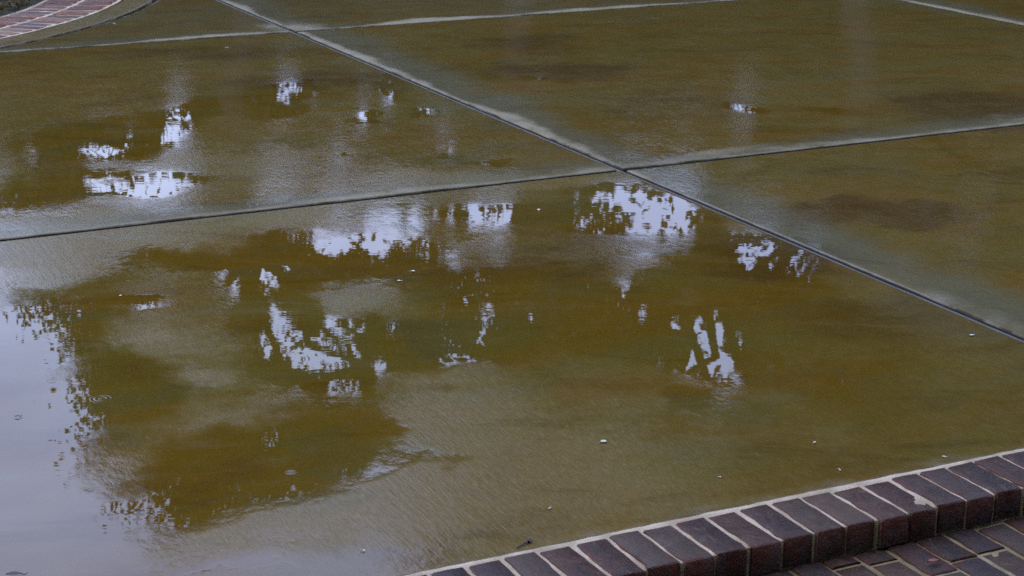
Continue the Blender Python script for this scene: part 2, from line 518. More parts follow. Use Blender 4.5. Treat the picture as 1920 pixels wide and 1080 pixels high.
M_PETAL = flat_material('white_petal', (0.55, 0.53, 0.46), (0.42, 0.40, 0.34), 80.0, 0.6, 0.001)

# ------------------------------------------------------------------ ground
GZ = -0.16
gs = 900.0
ground = link('ground', mesh_np('ground', [(-gs, -gs, GZ), (gs, -gs, GZ), (gs, gs, GZ), (-gs, gs, GZ)], [(0, 1, 2, 3)]),
              M_GRASS, kind='structure')

# ------------------------------------------------------------------ patio: base plate, slabs, joint strips
pat = mesh_np('patio', [(-7.9, -2.985, -0.10), (11.7, -2.985, -0.10), (11.7, 11.6, -0.10), (-7.9, 11.6, -0.10),
                        (-7.9, -2.985, -0.024), (11.7, -2.985, -0.024), (11.7, 11.6, -0.024), (-7.9, 11.6, -0.024)],
              [(3, 2, 1, 0), (4, 5, 6, 7), (0, 1, 5, 4), (1, 2, 6, 5), (2, 3, 7, 6), (3, 0, 4, 7)])
patio = link('patio', pat, M_JOINT, kind='structure', label='wet ochre concrete patio of large square slabs')
patio.location = (ORG[0], ORG[1], 0.0)
patio.rotation_euler = (0, 0, TH)


def axis(a, b, step, ga, gb):
    """grid lines from a to b with two close lines at each tooled edge"""
    a2, b2 = a + ga, b - gb
    ea = [a2, a2 + 0.004, a2 + 0.009, a2 + 0.016]
    eb = [b2 - 0.016, b2 - 0.009, b2 - 0.004, b2]
    n = max(2, int((eb[0] - ea[-1]) / step))
    mid = np.linspace(ea[-1], eb[0], n + 1)[1:-1]
    return np.array(ea + list(mid) + eb)


def edge_drop(d):
    """height of the rounded tooled edge at distance d from the slab's side"""
    r = 0.009
    t = np.clip(1 - d / r, 0, 1)
    return -0.005 * (1 - np.sqrt(np.clip(1 - t * t, 0, 1)))


def make_slab(u0, u1, v0, v1, step, front=False):
    gu, gv = 0.0135, 0.0145
    us = axis(u0, u1, step, gu, gu)
    vs = axis(v0, v1, step, 0.0 if front else gv, gv)
    nu, nv = len(us), len(vs)
    uu, vv = np.meshgrid(us, vs, indexing='ij')
    du = np.minimum(uu - us[0], us[-1] - uu)
    dv = np.minimum(vv - vs[0] + (0.02 if front else 0), vs[-1] - vv)
    zz = edge_drop(np.minimum(du, dv)) + 0.0004 * fbm(uu, vv, 2.0, 2, 5)
    uf, vf, zf = uu.ravel().copy(), vv.ravel().copy(), zz.ravel().copy()
    idx = np.arange(nu * nv).reshape(nu, nv)
    quads = np.stack([idx[:-1, :-1], idx[1:, :-1], idx[1:, 1:], idx[:-1, 1:]], -1).reshape(-1, 4)
    rad = np.hypot(uf - BED[0], vf - BED[1])
    lim = BAND_R + 0.032
    inside = rad < lim
    rim_edges = []
    if inside.any():
        cnt = inside[quads].sum(1)
        quads = quads[cnt < 4]
        sel = inside & np.isin(np.arange(len(uf)), quads)
        k = lim / np.maximum(rad, 1e-6)
        uf = np.where(sel, BED[0] + (uf - BED[0]) * k, uf)
        vf = np.where(sel, BED[1] + (vf - BED[1]) * k, vf)
        zf = np.where(sel, -0.005, zf)
    if not len(quads):
        return None
    # skirt along every boundary edge
    e = np.concatenate([quads[:, [0, 1]], quads[:, [1, 2]], quads[:, [2, 3]], quads[:, [3, 0]]])
    key = np.sort(e, 1)
    code = key[:, 0].astype(np.int64) * (len(uf) + 1) + key[:, 1]
    _, inv, cnt = np.unique(code, return_inverse=True, return_counts=True)
    be = e[cnt[inv] == 1]
    n0 = len(uf)
    bv = np.unique(be)
    remap = -np.ones(n0, dtype=int)
    remap[bv] = n0 + np.arange(len(bv))
    verts = np.stack([uf, vf, zf], 1)
    low = verts[bv].copy()
    low[:, 2] = -0.095
    skirt = np.stack([be[:, 1], be[:, 0], remap[be[:, 0]], remap[be[:, 1]]], 1)
    verts = np.concatenate([verts, low])
    faces = np.concatenate([quads, skirt])
    used = np.unique(faces)
    rm = -np.ones(len(verts), dtype=int)
    rm[used] = np.arange(len(used))
    verts, faces = verts[used], rm[faces]
    me = mesh_np('concrete_slab', verts, faces)
    sm = np.zeros(len(faces), dtype=bool)
    sm[:len(quads)] = True
    me.polygons.foreach_set('use_smooth', sm)
    for nm, arr in zip(('water', 'stain', 'pale', 'drained_sheen'), fields(verts[:, 0], verts[:, 1])):
        fattr(me, nm, arr)
    fattr(me, 'lip', (verts[:, 2] < -0.0009).astype(float))
    me.materials.append(M_CONC)
    me.materials.append(M_JOINT)
    mi = np.zeros(len(faces), dtype=np.int32)
    mi[len(quads):] = 1
    me.polygons.foreach_set('material_index', mi)
    return link('concrete_slab', me, M_CONC, patio)


for j in range(len(V_JOINTS) - 1):
    for i in range(len(U_JOINTS) - 1):
        near = (i in (1, 2) and j < 2)
        st = 0.016 if (i == 1 and j == 0) else 0.022 if near else 0.035 if j == 2 and i in (1, 2, 3) else 0.08
        make_slab(U_JOINTS[i], U_JOINTS[i + 1], V_JOINTS[j], V_JOINTS[j + 1], st, front=(j == 0))

# grey filler strips standing in the long joints
for uj in U_JOINTS[1:-1]:
    n = 220
    vs = np.linspace(V_JOINTS[0] + 0.002, V_JOINTS[-1], n)
    w0 = 0.0062
    off = 0.0008 * fbm(vs, vs * 0, 3.0, 3, 9)
    top = -0.0075 + 0.0012 * fbm(vs, vs * 0 + 5, 4.0, 3, 10)
    ok = np.hypot(uj - BED[0], vs - BED[1]) > BAND_R + 0.02
    vsx = vs[ok]
    o_, t_ = off[ok], top[ok]
    if not len(vsx):
        continue
    a = np.stack([uj + o_ - w0, vsx, t_], 1)
    b = np.stack([uj + o_ + w0, vsx, t_], 1)
    c = np.stack([uj + o_ + w0, vsx, t_ * 0 - 0.03], 1)
    d = np.stack([uj + o_ - w0, vsx, t_ * 0 - 0.03], 1)
    vts = np.concatenate([a, b, c, d])
    k = np.arange(len(vsx) - 1)
    L = len(vsx)
    seg = (vsx[1:] - vsx[:-1]) < 0.2
    k = k[seg]
    fs = np.concatenate([np.stack([k, L + k, L + k + 1, k + 1], 1), np.stack([L + k, 2 * L + k, 2 * L + k + 1, L + k + 1], 1),
                         np.stack([3 * L + k, k, k + 1, 3 * L + k + 1], 1)])
    link('joint_strip', mesh_np('joint_strip', vts, fs), M_STRIP, patio)

# curved concrete band round the planting bed
na, nr = 360, 10
aa = np.linspace(0, 2 * math.pi, na, endpoint=False)
rr = np.array([BED_R + 0.012, BED_R + 0.016, BED_R + 0.022] + list(np.linspace(BED_R + 0.03, BAND_R - 0.03, 5)) + [BAND_R - 0.012, BAND_R - 0.005, BAND_R])
A_, R_ = np.meshgrid(aa, rr, indexing='ij')
dd = np.minimum(R_ - rr[0], rr[-1] - R_)
Zb = edge_drop(dd)
nb = len(rr)
vts = np.stack([BED[0] + R_ * np.cos(A_), BED[1] + R_ * np.sin(A_), Zb], -1).reshape(-1, 3)
idx = np.arange(na * nb).reshape(na, nb)
nx = np.roll(idx, -1, 0)
fs = np.stack([idx[:, :-1], idx[:, 1:], nx[:, 1:], nx[:, :-1]], -1).reshape(-1, 4)
for col in (0, nb - 1):
    lowv = vts[idx[:, col]].copy()
    lowv[:, 2] = -0.095
    b0 = len(vts)
    vts = np.concatenate([vts, lowv])
    li = b0 + np.arange(na)
    ln = np.roll(li, -1)
    q = np.stack([idx[:, col], nx[:, col], ln, li], 1)
    fs = np.concatenate([fs, q if col == 0 else q[:, ::-1]])
me = mesh_np('curved_band', vts, fs, True)
for nm, arr in zip(('water', 'stain', 'pale', 'drained_sheen'), fields(vts[:, 0], vts[:, 1])):
    fattr(me, nm, arr * (0.2 if nm == 'water' else 1))
fattr(me, 'lip', (vts[:, 2] < -0.0009).astype(float))
link('curved_band', me, M_CONC, patio)


# ------------------------------------------------------------------ bricks
def brick_mesh(name, lx, ly, lz, seed, chip=0.0013):
    """a worn brick: long side along y, top at z=0; rounded, slightly uneven arrises"""
    r = np.random.default_rng(seed)
    nx_, ny_ = 4, 7
    xs = np.array([-0.5, -0.5 + 0.05, 0.0, 0.5 - 0.05, 0.5]) * lx
    ys = np.array([-0.5, -0.48, -0.33, -0.17, 0.0, 0.17, 0.33, 0.48, 0.5]) * ly
    V, edge = [], []
    for i, x in enumerate(xs):
        for j, y in enumerate(ys):
            bx, by = i in (0, len(xs) - 1), j in (0, len(ys) - 1)
            z = -0.0035 if (bx or by) else 0.0
            if bx and by:
                z = -0.006
            jx = r.normal(0, chip * (1.0 if bx else 0.3))
            jy = r.normal(0, chip * (1.0 if by else 0.3))
            V.append((x + jx, y + jy, z + r.normal(0, chip * 0.35) * (1.2 if bx or by else 0.6)))
            edge.append(1.0 if (bx or by) else 0.35 if i in (1, 3) or j in (1, len(ys) - 2) else 0.0)
    nX, nY = len(xs), len(ys)
    I = lambda i, j: i * nY + j
    F = [(I(i, j), I(i + 1, j), I(i + 1, j + 1), I(i, j + 1)) for i in range(nX - 1) for j in range(nY - 1)]
    ring = [(i, 0) for i in range(nX)] + [(nX - 1, j) for j in range(1, nY)] + [(i, nY - 1) for i in range(nX - 2, -1, -1)] + [(0, j) for j in range(nY - 2, 0, -1)]
    b0 = len(V)
    for (i, j) in ring:
        x, y, z = V[I(i, j)]
        V.append((x * 1.0 + (0.001 if i == nX - 1 else -0.001 if i == 0 else 0), y + r.normal(0, 0.0006), -lz))
        edge.append(0.3)
    nrg = len(ring)
    for k in range(nrg):
        k2 = (k + 1) % nrg
        F.append((I(*ring[k]), b0 + k, b0 + k2, I(*ring[k2])))
    me = mesh_np(name, V, F)
    fattr(me, 'edge', edge)
    for p in me.polygons:
        p.use_smooth = True
    try:
        me.set_sharp_from_angle(angle=R(55))
    except Exception:
        pass
    return me


def mortar_sheet(name, u0, u1, v0, v1, z, step, amp, mat, skirt=-0.12, seed=1):
    us = np.arange(u0, u1 + step * 0.5, step)
    vs = np.linspace(v0, v1, max(3, int((v1 - v0) / step) + 1))
    uu, vv = np.meshgrid(us, vs, indexing='ij')
    zz = z + amp * fbm(uu, vv, 22.0, 3, seed)
    if amp < 0.0024:                                   # the bed rises against the concrete
        zz = zz + 0.0032 * sstep(vv, v1 - 0.022, v1 - 0.008)
    nU, nV = len(us), len(vs)
    vts = np.stack([uu, vv, zz], -1).reshape(-1, 3)
    idx = np.arange(nU * nV).reshape(nU, nV)
    fs = np.stack([idx[:-1, :-1], idx[1:, :-1], idx[1:, 1:], idx[:-1, 1:]], -1).reshape(-1, 4)
    ringi = np.concatenate([idx[:, 0], idx[-1, 1:], idx[-2::-1, -1], idx[0, -2:0:-1]])
    low = vts[ringi].copy()
    low[:, 2] = skirt
    b0 = len(vts)
    li = b0 + np.arange(len(ringi))
    fs = np.concatenate([fs, np.stack([np.roll(ringi, -1), ringi, li, np.roll(li, -1)], 1)])
    me = mesh_np(name, np.concatenate([vts, low]), fs, True)
    me.materials.append(mat)
    me.materials.append(M_MORTAR_LOW)
    mi = np.zeros(len(fs), dtype=np.int32)
    mi[-len(ringi):] = 1
    me.polygons.foreach_set('material_index', mi)
    return me


# raised edge course of the patio: bricks laid end-on, flush with the concrete
edge_me = mortar_sheet('brick_step', -5.2, 4.0, -3.1745, -2.9862, -0.0030, 0.010, 0.0020, M_MORTAR, -0.15, 21)
step = link('brick_step', edge_me, M_MORTAR, kind='structure', label='raised course of dark bricks edging the concrete patio')
step.location = (ORG[0], ORG[1], 0)
step.rotation_euler = (0, 0, TH)
variants = [brick_mesh('brick', 0.0718, 0.176, 0.068, 100 + k, 0.0016) for k in range(14)]
u, k = -0.782 + 0.0815 * 40, 0
while u > -4.6:
    wdt = 0.0822 + rng.normal(0, 0.0015)
    o = link('brick', variants[k % 14] if rng.random() < 0.6 else variants[int(rng.integers(14))], M_BRICK, step)
    o.location = (u - wdt / 2, -3.0915 + rng.normal(0, 0.0018), 0.0012 + rng.normal(0, 0.0011))
    o.rotation_euler = (rng.normal(0, 0.006), rng.normal(0, 0.008), rng.normal(0, 0.010) + (math.pi if rng.random() < 0.5 else 0))
    u -= wdt
    k += 1

# lower walk in front of the step
LOWZ = -0.072
walk_me = mortar_sheet('brick_walk', -7.0, 5.0, -8.0, -3.150, LOWZ - 0.0045, 0.05, 0.0025, M_MORTAR_LOW, -0.2, 31)
walk = link('brick_walk', walk_me, M_MORTAR_LOW, kind='structure', label='dark brick walk with mossy joints below the patio edge')
walk.location = (ORG[0], ORG[1], 0)
walk.rotation_euler = (0, 0, TH)
lowv = [brick_mesh('brick', 0.0725, 0.172, 0.06, 200 + k) for k in range(12)]
spots = []
cols = np.arange(-6.6, 4.6, 0.0828)
for c_i, cu in enumerate(cols):
    cu = cu + 0.0828 * 0 - 0.0106
    start = -3.165 + [0.0, -0.128 + 0.0, -0.062, -0.018][int(rng.integers(4))] + rng.normal(0, 0.008)
    if start < -3.20:                                   # a cut piece closes the course
        pass
    v = start
    while v > -7.6:
        spots.append((cu, v - 0.0905))
        v -= 0.181 + rng.normal(0, 0.002)
def dist_key(s):
    x, y = to_world(*s)
    return (s[0] + 1.2) ** 2 * 0.18 + (s[1] + 3.25) ** 2
spots.sort(key=dist_key)
for s in spots[:280]:
    o = link('brick', lowv[int(rng.integers(12))], M_BRICK_LOW, walk)
    o.location = (s[0] + rng.normal(0, 0.0012), s[1], LOWZ + rng.normal(0, 0.0012))
    o.rotation_euler = (rng.normal(0, 0.008), rng.normal(0, 0.010), rng.normal(0, 0.012) + (math.pi if rng.random() < 0.5 else 0))
bv_, bf_ = [], []
base = lowv[0]
bco = np.array([q.co[:] for q in base.vertices])
bfc = [tuple(p.vertices) for p in base.polygons]
bfa = np.array(bfc)
allv, allf = [], []
for q, s in enumerate(spots[280:]):
    allv.append(bco + np.array([s[0], s[1], LOWZ + rng.normal(0, 0.0012)]))
    allf.append(bfa + q * len(bco))
rest = mesh_np('far_bricks', np.concatenate(allv), np.concatenate(allf))
fattr(rest, 'edge', np.zeros(len(rest.vertices)))
link('brick_field', rest, M_BRICK_LOW, walk, kind='stuff')
# cut closers: short bricks against the foot of the step
clos = [brick_mesh('brick', 0.0725, 0.075, 0.06, 260 + k) for k in range(4)]
starts = {}
for s in spots:
    key = round(s[0], 4)
    starts[key] = max(starts.get(key, -99), s[1] + 0.086)
for key, top in starts.items():
    room = -3.158 - top
    if room > 0.035 and -3.4 < key < 1.5:
        o = link('brick', clos[int(rng.integers(4))], M_BRICK_LOW, walk)
        o.scale = (1, (room - 0.006) / 0.075, 1)
        o.location = (key, (top + 0.006 - 3.158) / 2, LOWZ + rng.normal(0, 0.001))

# two courses of bricks round the planting bed
ring_n = 300
aa = np.linspace(0, 2 * math.pi, ring_n, endpoint=False)
rr = np.array([3.062, 3.068, 3.14, 3.22, 3.30, 3.38, 3.46, 3.538, BED_R + 0.006])
A_, R_ = np.meshgrid(aa, rr, indexing='ij')
Zb = -0.001 + 0.0012 * fbm(A_ * 3.3, R_, 9.0, 3, 55)
Zb[:, 0] = -0.1
idx = np.arange(ring_n * len(rr)).reshape(ring_n, len(rr))
nx = np.roll(idx, -1, 0)
fs = np.stack([idx[:, :-1], idx[:, 1:], nx[:, 1:], nx[:, :-1]], -1).reshape(-1, 4)
bord_me = mesh_np('brick_border', np.stack([R_ * np.cos(A_), R_ * np.sin(A_), Zb], -1).reshape(-1, 3), fs, True)
border = link('brick_border', bord_me, M_MORTAR, kind='structure', label='curved double course of purple bricks round the planting bed')
bw = to_world(*BED)
border.location = (bw[0], bw[1], 0)
border.rotation_euler = (0, 0, TH)
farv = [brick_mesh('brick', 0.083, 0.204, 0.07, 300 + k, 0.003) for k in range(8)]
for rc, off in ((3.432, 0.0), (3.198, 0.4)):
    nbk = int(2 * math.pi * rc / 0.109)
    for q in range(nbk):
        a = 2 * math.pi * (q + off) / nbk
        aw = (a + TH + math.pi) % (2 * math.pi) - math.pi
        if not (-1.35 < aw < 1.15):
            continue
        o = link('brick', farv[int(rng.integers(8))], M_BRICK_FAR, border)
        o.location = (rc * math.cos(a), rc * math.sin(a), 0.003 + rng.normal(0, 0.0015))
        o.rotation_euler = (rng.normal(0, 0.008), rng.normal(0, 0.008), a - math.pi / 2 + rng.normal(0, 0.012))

# planting bed: soil mound and leaf litter
nr, na = 26, 140
rr = np.linspace(0.0, 3.075, nr)
aa = np.linspace(0, 2 * math.pi, na, endpoint=False)
A_, R_ = np.meshgrid(aa, rr, indexing='ij')
X_, Y_ = R_ * np.cos(A_), R_ * np.sin(A_)
Zs = -0.015 + 0.16 * (1 - (R_ / 3.075) ** 2) + 0.03 * fbm(X_, Y_, 3.0, 4, 66) * (R_ < 3.06)
idx = np.arange(na * nr).reshape(na, nr)
nx = np.roll(idx, -1, 0)
fs = np.stack([idx[:, :-1], idx[:, 1:], nx[:, 1:], nx[:, :-1]], -1).reshape(-1, 4)
bed = link('planting_bed', mesh_np('planting_bed', np.stack([X_, Y_, Zs], -1).reshape(-1, 3), fs, True), M_SOIL, kind='structure')
bed.location = (bw[0], bw[1], 0)


def leaf_quads(cent, size, rngx, flat=0.0):
    """one diamond leaf per centre"""
    n = len(cent)
    d1 = rngx.normal(size=(n, 3))
    if flat:
        d1[:, 2] *= (1 - flat)
    d1 /= np.linalg.norm(d1, axis=1)[:, None]
    d2 = rngx.normal(size=(n, 3))
    if flat:
        d2[:, 2] *= (1 - flat)
    d2 -= (d2 * d1).sum(1)[:, None] * d1
    d2 /= np.linalg.norm(d2, axis=1)[:, None]
    s = (size * rngx.uniform(0.65, 1.3, n))[:, None]
    w_ = s * rngx.uniform(0.38, 0.62, n)[:, None]
    p = np.stack([cent - d1 * s, cent - d1 * s * 0.1 + d2 * w_, cent + d1 * s, cent - d1 * s * 0.1 - d2 * w_], 1).reshape(-1, 3)
    return p, np.arange(4 * n).reshape(n, 4)


n = 9000
a = rng.uniform(-1.0, 0.9, n)
r_ = 3.05 * np.sqrt(rng.uniform(0.35, 1.0, n))
x_, y_ = r_ * np.cos(a), r_ * np.sin(a)
z_ = 0.012 + 0.16 * (1 - (r_ / 3.075) ** 2) + 0.03 * fbm(x_, y_, 3.0, 4, 66) * (r_ < 3.0) + rng.uniform(0, 0.03, n)
p, f_ = leaf_quads(np.stack([x_ + bw[0], y_ + bw[1], z_], 1), 0.024, rng, 0.6)
link('leaf_litter', mesh_np('leaf_litter', p, f_), M_LITTER, kind='stuff', label='brown and green leaf litter covering the planting bed', cat='leaf litter')
# clumps of low green plants in the bed
for q, (px_, py_, rad) in enumerate([(-3.75, 12.0, 0.42), (-3.45, 12.9, 0.5), (-4.3, 11.6, 0.5), (-4.7, 12.8, 0.6)]):
    n = 900
    d = rng.normal(size=(n, 3))
    d /= np.linalg.norm(d, axis=1)[:, None]
    rad_ = rad * rng.uniform(0.3, 1.0, n)[:, None] ** 0.5
    cc = d * rad_ * np.array([1, 1, 0.55])
    cc[:, 2] = np.abs(cc[:, 2]) + 0.05
    p, f_ = leaf_quads(cc, 0.035, rng, 0.3)
    o = link('ground_plant', mesh_np('foliage', p, f_), M_LEAF_DARK, label=['low leafy plant at the near edge of the planting bed', 'low leafy plant at the right of the planting bed', 'low leafy plant at the left of the planting bed', 'low leafy plant farthest back in the planting bed'][q], cat='plant', group='low plants in the bed')
    o.location = (px_, py_, 0.06)

# ------------------------------------------------------------------ trees beyond the patio (mirrored in the puddles)
# openings cut in the crowns to place the sky glints: x, z, half width, half height on the tree line
GLINT_GAPS = [
    (2.46,5.74,0.27,0.44), (2.27,6.02,0.25,0.13), (2.74,6.02,0.20,0.22), (-0.53,5.11,0.07,0.07), (0.66,5.11,0.07,0.07), (-3.20,4.29,0.07,0.06),
    (-1.26,7.43,0.53,0.15), (-1.63,7.46,0.25,0.10), (2.05,5.39,0.11,0.11), (2.79,5.67,0.10,0.18), (2.21,6.38,0.08,0.07), (-0.40,5.67,0.07,0.13),
    (0.33,5.53,0.08,0.07), (0.13,5.81,0.07,0.09), (-4.96,3.24,0.28,0.11), (-4.28,3.66,0.56,0.14), (-4.92,3.62,0.27,0.07), (-4.04,2.80,0.18,0.19),
    (-4.02,3.03,0.23,0.20), (-4.60,3.13,0.07,0.09), (-6.13,3.36,0.07,0.10), (-5.81,3.29,0.07,0.08), (-6.11,3.52,0.16,0.06), (-2.75,2.54,0.10,0.19),
    (-2.59,2.48,0.15,0.07), (-2.37,2.60,0.08,0.10), (-1.47,2.36,0.09,0.06), (-1.45,2.60,0.11,0.10), (-1.78,2.84,0.07,0.08), (-1.31,2.79,0.08,0.06),
    (-1.06,2.77,0.07,0.08), (-0.93,2.75,0.07,0.06), (-0.77,3.19,0.18,0.10), (-2.07,3.32,0.13,0.06), (-2.07,3.49,0.13,0.06), (-0.36,3.42,0.10,0.06),
    (-0.83,2.92,0.11,0.06), (0.26,2.41,0.11,0.06), (2.72,2.70,0.07,0.06), (2.85,2.78,0.07,0.07), (2.76,2.90,0.08,0.06), (4.07,2.70,0.07,0.06),
    (-2.92,5.63,0.25,0.36), (-2.40,5.85,0.50,0.26), (-2.11,6.34,0.23,0.19), (-2.12,5.46,0.25,0.16), (-1.64,6.02,0.12,0.11), (-1.49,5.46,0.12,0.20),
    (-0.61,5.95,0.23,0.11), (-3.07,6.99,0.13,0.15), (-4.46,5.25,0.28,0.08), (-4.74,5.39,0.16,0.06), (-3.43,4.94,0.23,0.21), (-2.96,4.84,0.25,0.18),
    (-0.33,5.25,0.09,0.25), (0.50,5.31,0.20,0.16), (0.27,5.67,0.10,0.20), (0.26,5.32,0.07,0.11), (0.81,4.87,0.10,0.06), (1.40,4.94,0.11,0.11),
    (1.39,5.20,0.07,0.14), (1.59,5.30,0.10,0.06), (2.45,5.50,0.23,0.22), (2.57,5.92,0.28,0.24), (1.97,6.04,0.21,0.17), (1.91,6.25,0.15,0.06),
    (2.03,6.58,0.11,0.09), (3.28,6.01,0.07,0.08), (4.01,6.18,0.11,0.11), (-2.22,4.36,0.25,0.24), (-1.69,4.33,0.15,0.35), (-1.47,4.19,0.08,0.18),
    (-1.17,4.10,0.10,0.19), (-0.75,4.06,0.07,0.08), (-0.46,4.07,0.10,0.14), (-0.13,4.09,0.30,0.13), (0.23,4.46,0.21,0.23), (-0.07,4.50,0.16,0.18),
    (1.23,3.84,0.25,0.11), (1.59,3.97,0.20,0.17), (1.59,4.18,0.18,0.10), (2.03,3.94,0.15,0.23), (2.15,4.19,0.08,0.18), (2.78,4.29,0.11,0.07),
    (3.00,4.26,0.10,0.09), (2.88,4.46,0.11,0.14), (3.11,4.53,0.10,0.07), (3.35,4.61,0.07,0.06), (2.86,4.70,0.16,0.11), (1.57,4.56,0.20,0.11),
    (-0.69,4.63,0.10,0.09),
]

TREE_Y = 22.0


def in_gap(c, grow=1.0):
    """c (n,3) leaf centres; openings run back through the crown, fanning with distance from the patio"""
    k = TREE_Y / c[:, 1]
    gx, gz = c[:, 0] * k, (c[:, 2] + EYE) * k - EYE
    out = np.zeros(len(c), dtype=bool)
    wob = 1.0 + 0.9 * fbm(gx, gz, 7.0, 3, 77, 0.6)
    gx = gx + 0.10 * fbm(gx, gz, 5.0, 3, 78)
    for x, z, rx, rz in GLINT_GAPS:
        out |= ((gx - x) / (rx * grow)) ** 2 + ((gz - z) / (rz * grow)) ** 2 < wob * 1.15
    return out


def tube(path, r0, r1, sides=7):
    path = np.asarray(path, dtype=float)
    n = len(path)
    rad = np.linspace(r0, r1, n)
    V = []
    for i in range(n):
        t = path[min(i + 1, n - 1)] - path[max(i - 1, 0)]
        t /= np.linalg.norm(t) + 1e-9
        s = np.cross(t, (0.31, 0.94, 0.11))
        s /= np.linalg.norm(s) + 1e-9
        b = np.cross(t, s)
        for q in range(sides):
            an = 2 * math.pi * q / sides
            V.append(path[i] + rad[i] * (math.cos(an) * s + math.sin(an) * b))
    F = []
    for i in range(n - 1):
        for q in range(sides):
            q2 = (q + 1) % sides
            F.append((i * sides + q, i * sides + q2, (i + 1) * sides + q2, (i + 1) * sides + q))
    return np.array(V), np.array(F)


def join(parts):
    V, F, o = [], [], 0
    for v, f in parts:
        V.append(v)
        F.append(f + o)
        o += len(v)
    return np.concatenate(V), np.concatenate(F)


def limb(a, b, sag, r, n=6):
    t = np.linspace(0, 1, n)[:, None]
    p = a + (b - a) * t
    p[:, 2] += (sag * np.sin(math.pi * t))[:, 0]
    p[1:-1] += r.normal(0, 0.03, (n - 2, 3)) * np.linalg.norm(b - a)
    return p


def make_tree(name, base, lobes, n_cl, n_lf, leaf, seed, label, group, carve=True, mat=M_LEAF, trunk_r=0.16, fork=0.45, cat='tree', clr=0.30):
    """lobes: (x, y, z, rx, ry, rz) world ellipsoids that the crown fills"""
    r = np.random.default_rng(seed)
    lobes = np.array(lobes, dtype=float)
    vol = lobes[:, 3] * lobes[:, 4] * lobes[:, 5]
    cnt = np.maximum(6, (n_cl * vol / vol.sum())).astype(int)
    cl = []
    for L, k in zip(lobes, cnt):
        d = r.normal(size=(k, 3))
        d /= np.linalg.norm(d, axis=1)[:, None]
        q = d * (r.uniform(0.15, 1.0, k) ** 0.42)[:, None]
        cl.append(L[:3] + q * L[3:])
    cl = np.concatenate(cl)
    if carve:
        cl = cl[~in_gap(cl, 1.0)]
    root = link(name, None, label=label, cat=cat, group=group)
    root.location = base
    base = np.array(base)
    # trunk and limbs
    top = lobes[:, 2].mean()
    zf = max(0.6, (lobes[:, 2] - lobes[:, 5]).min() * 0.9)
    cx, cy = lobes[:, 0].mean(), lobes[:, 1].mean()
    fork_p = np.array([base[0] * 0.7 + cx * 0.3, base[1] * 0.7 + cy * 0.3, zf])
    tp = limb(base.astype(float) + (0, 0, -0.1), fork_p, 0.0, r, 7)
    tp[0] = base + np.array((0, 0, -0.1))
    parts = [tube(tp, trunk_r * 1.25, trunk_r * 0.8, 9)]
    ends = []
    for L in lobes:
        for _ in range(2):
            e = L[:3] + r.normal(0, 0.28, 3) * L[3:]
            parts.append(tube(limb(fork_p, e, 0.25, r, 7), trunk_r * 0.55, trunk_r * 0.14, 6))
            ends.append(limb(fork_p, e, 0.25, r, 7))
    pts = np.concatenate([e[2:] for e in ends])
    sel = cl[r.choice(len(cl), min(len(cl), 130), replace=False)]
    for e in sel:
        j = np.argmin(((pts - e) ** 2).sum(1))
        parts.append(tube(limb(pts[j], e, 0.05, r, 4), trunk_r * 0.11, 0.006, 4))
    v, f = join(parts)
    link('trunk', mesh_np('trunk', v - base, f, True), M_BARK, root)
    # leaves in clumps at the twig ends
    per = max(4, n_lf // len(cl))
    cc = np.repeat(cl, per, 0)
    spread = clr * r.uniform(0.6, 1.3, len(cl))
    cc = cc + r.normal(size=cc.shape) * np.repeat(spread, per)[:, None] * np.array([1.0, 1.0, 0.62])
    if carve:
        edgy = 0.92 + 0.25 * fbm(cc[:, 0] * 2.0, cc[:, 2] * 2.0, 2.2, 3, seed)
        k = TREE_Y / cc[:, 1]
        keep = ~in_gap(cc, 0.95)
        stray = r.random(len(cc)) < 0.06 + 0.16 * (fbm(cc[:, 0], cc[:, 2], 3.0, 3, seed + 5) > 0.1)
        cc = cc[keep | stray]
    p, f = leaf_quads(cc, leaf, r)
    link('crown', mesh_np('crown', p - base, f), mat, root)
    return root


G1 = 'spreading trees beyond the patio'
make_tree('broadleaf_tree', (-3.1, 22.0, GZ),
          [(-4.1, 22, 6.95, 1.15, 1.3, 1.05), (-2.75, 22, 6.6, 1.35, 1.5, 0.95), (-4.35, 21.8, 5.6, 1.15, 1.2, 0.85),
           (-2.5, 22.3, 5.3, 1.7, 1.6, 0.95), (-5.6, 21.9, 4.95, 0.45, 0.5, 0.32), (-1.6, 22.2, 6.4, 1.0, 1.2, 0.9), (-4.0, 22.2, 4.75, 1.6, 1.2, 0.38)],
          820, 130000, 0.045, 1, 'leafy tree whose ragged crown edge is mirrored against sky in the near left puddle', G1, clr=0.21)
make_tree('broadleaf_tree', (0.1, 22.6, GZ),
          [(-0.5, 22.4, 5.5, 1.3, 1.4, 1.05), (0.9, 22.4, 5.5, 1.4, 1.5, 1.1), (0.2, 22.6, 6.8, 1.3, 1.5, 1.0), (1.6, 22.3, 6.6, 1.2, 1.4, 1.0),
           (0.4, 22.2, 4.35, 1.8, 1.0, 0.35), (0.9, 22.8, 8.1, 1.5, 1.5, 1.1), (0.7, 22.8, 10.2, 1.7, 1.8, 1.6), (1.2, 22.8, 12.6, 1.6, 1.6, 1.4), (0.9, 22.8, 14.6, 1.2, 1.2, 1.0)],
          640, 60000, 0.062, 2, 'tall leafy tree with small sky holes mirrored in the middle of the near slab', G1)
